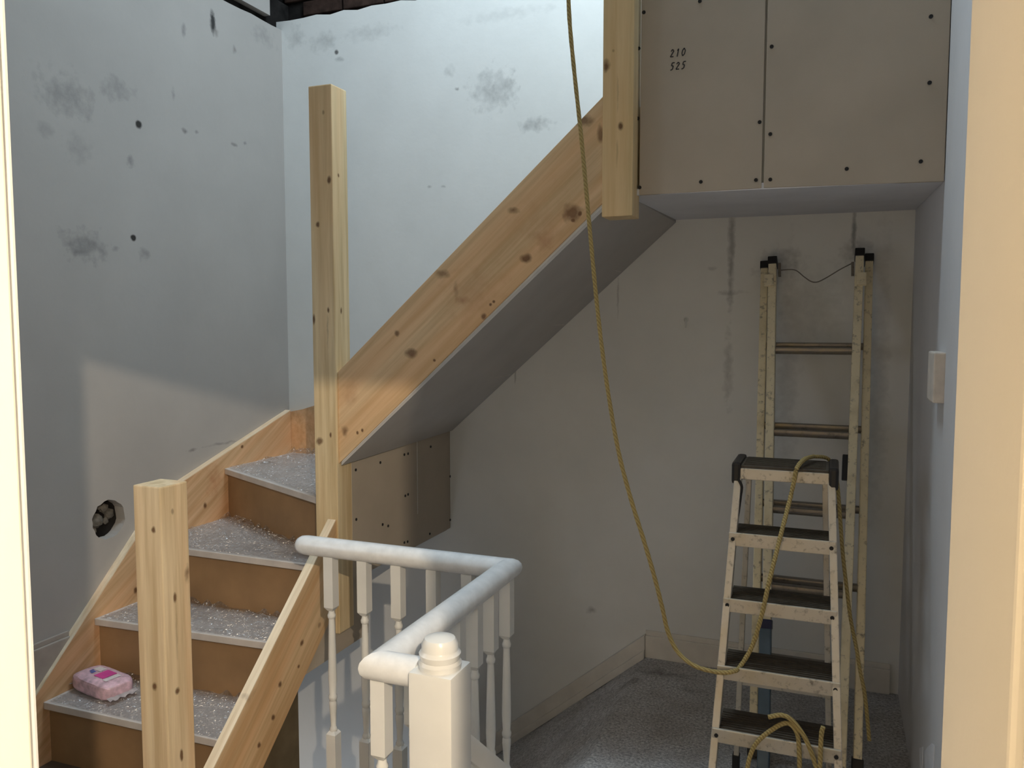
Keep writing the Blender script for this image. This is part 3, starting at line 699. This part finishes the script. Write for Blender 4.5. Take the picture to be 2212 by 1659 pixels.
bm = B(); box(bm, (x0+.010, y-.004, zz-.020), (x1-.010, y+.004, zz+.012), .0025); obj('platform_front', bm, M_alu2, pf)
for xx in (x0, x1):
    bm = B(); box(bm, (xx-.012, y-.008, zz-.034), (xx+.014, y+.165, zz+.028), .008); obj('end_cap', bm, M_blk, pf)
slx = []
for s in (0, 1):
    xt = corners[0][s]+(.006 if s == 0 else -.004); xb = corners[4][s]+(corners[4][s]-corners[3][s])*1.75; yb_ = 2.16-.05*1.75
    pt, pb = V(xt, 2.374, corners[0][3]-.01), V(xb, yb_+.018, 0.006)
    bm = B(); bar(bm, pb, pt, .020, .034, up=(0,1,0), bev=.002); o = obj('stile', bm, M_alu2, sl)
    bm = B(); bar(bm, pb-V(0,0,.006), pb+(pt-pb).normalized()*.05, .026, .040, up=(0,1,0), bev=.003); obj('foot', bm, M_blk, o)
    pt2, pb2 = V(xt+(.018 if s == 0 else -.018), 2.50, corners[0][3]-.01), V(xb+(.03 if s == 0 else -.03), 2.545, 0.006)
    bm = B(); bar(bm, pb2, pt2, .016, .020, up=(0,1,0), bev=.002); o = obj('rear_leg', bm, M_alu2, sl); slx.append((pb2, pt2))
    bm = B(); bar(bm, pb2-V(0,0,.006), pb2+V(0,0,.045), .022, .028, up=(0,1,0), bev=.003); obj('foot', bm, M_blk, o)
for f in (.10, .30):
    p, q = [a_+(b2-a_)*f for a_, b2 in slx]; bm = B(); bar(bm, p, q, .010, .022, up=(0,0,1)); obj('rear_brace', bm, M_alu2, sl)
bm = B(); tube(bm, smooth_path([at(*q, Y=2.35) for q in ((1594,1034),(1602,1050),(1600,1070),(1596,1100),(1592,1125))]), .004, 8); obj('safety_strap', bm, M_blk, sl, True)

# ================================================================== yellow rope
bm = B()
RP = [(1226,-70,2.25),(1230,40,2.25),(1241,160,2.25),(1255,290,2.25),(1268,430,2.25),(1280,560,2.25),(1293,690,2.25),(1311,830,2.25),(1335,970,2.25),(1362,1075,2.25),(1390,1165,2.25),(1412,1240,2.25),(1430,1310,2.25),(1443,1365,2.25),(1464,1408,2.24),(1500,1438,2.22),(1550,1452,2.195),(1585,1450,2.192),(1600,1438,2.225),(1625,1395,2.24),(1645,1330,2.238),(1662,1255,2.243),(1688,1150,2.29),(1706,1080,2.335),(1716,1036,2.345),(1722,1010,2.347),(1738,992,2.40),(1757,986,2.48)]
P = [at(u, v, Y=y) for u, v, y in RP]
tube(bm, smooth_path(P, 7), .0062, 8, wob=.06)
rope = single('rope', bm, M_rope, P[0], 'yellow twisted rope hanging from above and trailing over the step ladder', 'rope', True)
bm = B(); P2 = [at(u, v, Y=y) for u, v, y in ((1757,986,2.48),(1790,992,2.53),(1806,1030,2.552),(1812,1080,2.555),(1820,1190,2.555),(1829,1270,2.555),(1838,1340,2.555),(1850,1400,2.52),(1858,1450,2.50),(1868,1500,2.48),(1878,1600,2.46))]
tube(bm, smooth_path(P2, 6), .0055, 8); obj('trailing_end', bm, M_rope, rope, True)
for q in ([(1612,1700),(1616,1650),(1632,1608),(1665,1578),(1700,1562),(1722,1585),(1727,1640),(1726,1700)], [(1660,1549),(1690,1545),(1715,1560),(1742,1600),(1762,1655),(1770,1700)], [(1768,1700),(1772,1640),(1774,1590),(1778,1570)]):
    bm = B(); tube(bm, smooth_path([at(u, v, Y=2.138) for u, v in q], 7), .006, 8); obj('coil', bm, M_rope, rope, True)

# ================================================================== wet wipes packet on the lowest tread
c0 = at(222, 1487, Z=Z1+.012); wp = thing('wipes_packet', 'pink and white packet of wet wipes lying on a dusty stair tread', 'wipes packet', (c0.x, c0.y, Z1+.006))
aw, bw_, hh = .112, .058, .030
ang = math.radians(-10); RM = Matrix.Rotation(ang, 3, 'Z')
M_wipe = simple('pale_pink_film', (.74, .50, .58), .3, .5, var=.18, scale=45); M_pink = simple('magenta_print', (.66, .07, .33), .3, .5, var=.08); M_wb = simple('blue_print', (.05, .12, .42), .3, .5); M_wh = simple('white_film', (.76, .70, .70), .3, .5, var=.1, scale=60)
def pk(s, t_):
    """superellipsoid-like pillow"""
    e = .42
    f = lambda w_: math.copysign(abs(w_)**e, w_)
    return V(aw*f(math.cos(t_))*f(math.cos(s)), bw_*f(math.cos(t_))*f(math.sin(s)), hh*f(math.sin(t_)))
bm = B(); gr = []
for i in range(33):
    t_ = -math.pi/2+math.pi*i/32
    gr.append([bm.verts.new(RM@(pk(2*math.pi*k/48, t_)+V(random.uniform(-.0012,.0012), random.uniform(-.0012,.0012), random.uniform(-.001,.001)))+c0*1.0+V(0,0,Z1+.004+hh-c0.z)) for k in range(48)])
for i in range(32):
    for k in range(48): bm.faces.new((gr[i][k], gr[i][(k+1) % 48], gr[i+1][(k+1) % 48], gr[i+1][k]))
bmesh.ops.remove_doubles(bm, verts=bm.verts[:], dist=.0003); bmesh.ops.recalc_face_normals(bm, faces=bm.faces[:])
obj('pouch', bm, M_wipe, wp, True)
def patch(x0, x1, y0, y1, m, name, side=False):
    bm = B(); n = 12; g = []
    for i in range(n+1):
        row = []
        for j in range(n+1):
            lx = x0+(x1-x0)*i/n; ly = y0+(y1-y0)*j/n
            rr = max(0.0, 1-abs(lx/aw)**(2/.42)); yy = max(0.0, 1-abs(ly/bw_)**(2/.42)-abs(lx/aw)**(2/.42))
            lz = hh*(yy**(.42/2))+.0016
            row.append(bm.verts.new(RM@V(lx, ly, lz)+c0+V(0,0,Z1+.004+hh-c0.z)))
        g.append(row)
    for i in range(n):
        for j in range(n): bm.faces.new((g[i][j], g[i+1][j], g[i+1][j+1], g[i][j+1]))
    bmesh.ops.recalc_face_normals(bm, faces=bm.faces[:]); return obj(name, bm, m, wp, True)
patch(-.012, .042, -.024, .030, M_pink, 'label_flap'); patch(-.062, -.052, -.010, .004, M_wb, 'printed_mark'); patch(-.048, -.034, -.016, .000, M_wb, 'printed_mark'); patch(-.066, -.022, .006, .032, M_wh, 'printed_mark'); patch(.048, .070, -.030, .028, M_wh, 'printed_mark')
for sx in (1, -1):
    bm = B(); g = []
    for i in range(13):
        y_ = -bw_*.92+2*bw_*.92*i/12
        g.append([bm.verts.new(RM@V(sx*(aw-.004+d_), y_, -.012+.004*math.sin(i*1.9)*(d_/.022)-d_*.25)+c0+V(0,0,Z1+.004+hh-c0.z)) for d_ in (0, .008, .016, .022)])
    for i in range(12):
        for j in range(3): bm.faces.new((g[i][j], g[i+1][j], g[i+1][j+1], g[i][j+1]))
    bmesh.ops.solidify(bm, geom=bm.faces[:], thickness=.0012); obj('crimped_end', bm, M_wh, wp, True)

# ================================================================== small wall fittings
p = at(1482, 690, Y=YB)
hk = thing('wall_hook', 'small white hook screwed into the beige back wall', 'hook', (p.x, YB, p.z))
bm = B(); lathe(bm, [(.010, 0), (.010, .003), (.004, .006)], 12); bmesh.ops.rotate(bm, verts=bm.verts, cent=(0,0,0), matrix=Matrix.Rotation(math.pi/2, 3, 'X')); bmesh.ops.translate(bm, verts=bm.verts, vec=p+V(0,.0005,0)); obj('base', bm, M_white, hk, True)
bm = B(); tube(bm, smooth_path([p+V(0,-.004,.002), p+V(0,-.016,-.002), p+V(.002,-.022,-.016), p+V(.002,-.016,-.030), p+V(0,-.008,-.030)]), .0028, 8); obj('hook', bm, M_white, hk, True)
# taped switch box on the right wall
M_tape = simple('creased_masking_paper', (.70, .63, .56), .8, .2, var=.05, scale=30, bmp=.3, bscale=40)
pa = at(2012, 760, Y=2.36); pb = at(2058, 868, Y=2.36)
sw = thing('switch_box', 'switch box masked with pale paper on the blue-grey right wall', 'switch', (XR, 2.40, pb.z))
bm = B(); box(bm, (pa.x, 2.30, pb.z), (XR+.002, 2.43, pa.z), .004); obj('cover', bm, M_tape, sw)
bm = B(); a0, a1, a2 = at(2004, 797, Y=2.44), at(2016, 798, Y=2.43), at(2013, 835, Y=2.43); extrude_poly(bm, [a0, a1+V(.01,0,0), a2+V(.01,0,0), at(2008, 826, Y=2.44)], (0, .002, 0)); obj('torn_flap', bm, M_tape, sw)
M_paper = simple('white_torn_paper', (.84, .84, .88), .8, .2, var=.04)
bm = B()
for pts in ([(1986,1616),(1993,1613),(1991,1690),(1987,1690)], [(1997,1622),(2004,1613),(2012,1606),(2018,1610),(2014,1690),(1998,1690)]):
    extrude_poly(bm, [at(u, v, X=XR-.0015) for u, v in pts], (.0014, 0, 0))
p = at(2000, 1650, X=XR); single('paper_remnant', bm, M_paper, p, 'white torn paper remnant stuck low on the blue-grey right wall', 'paper')
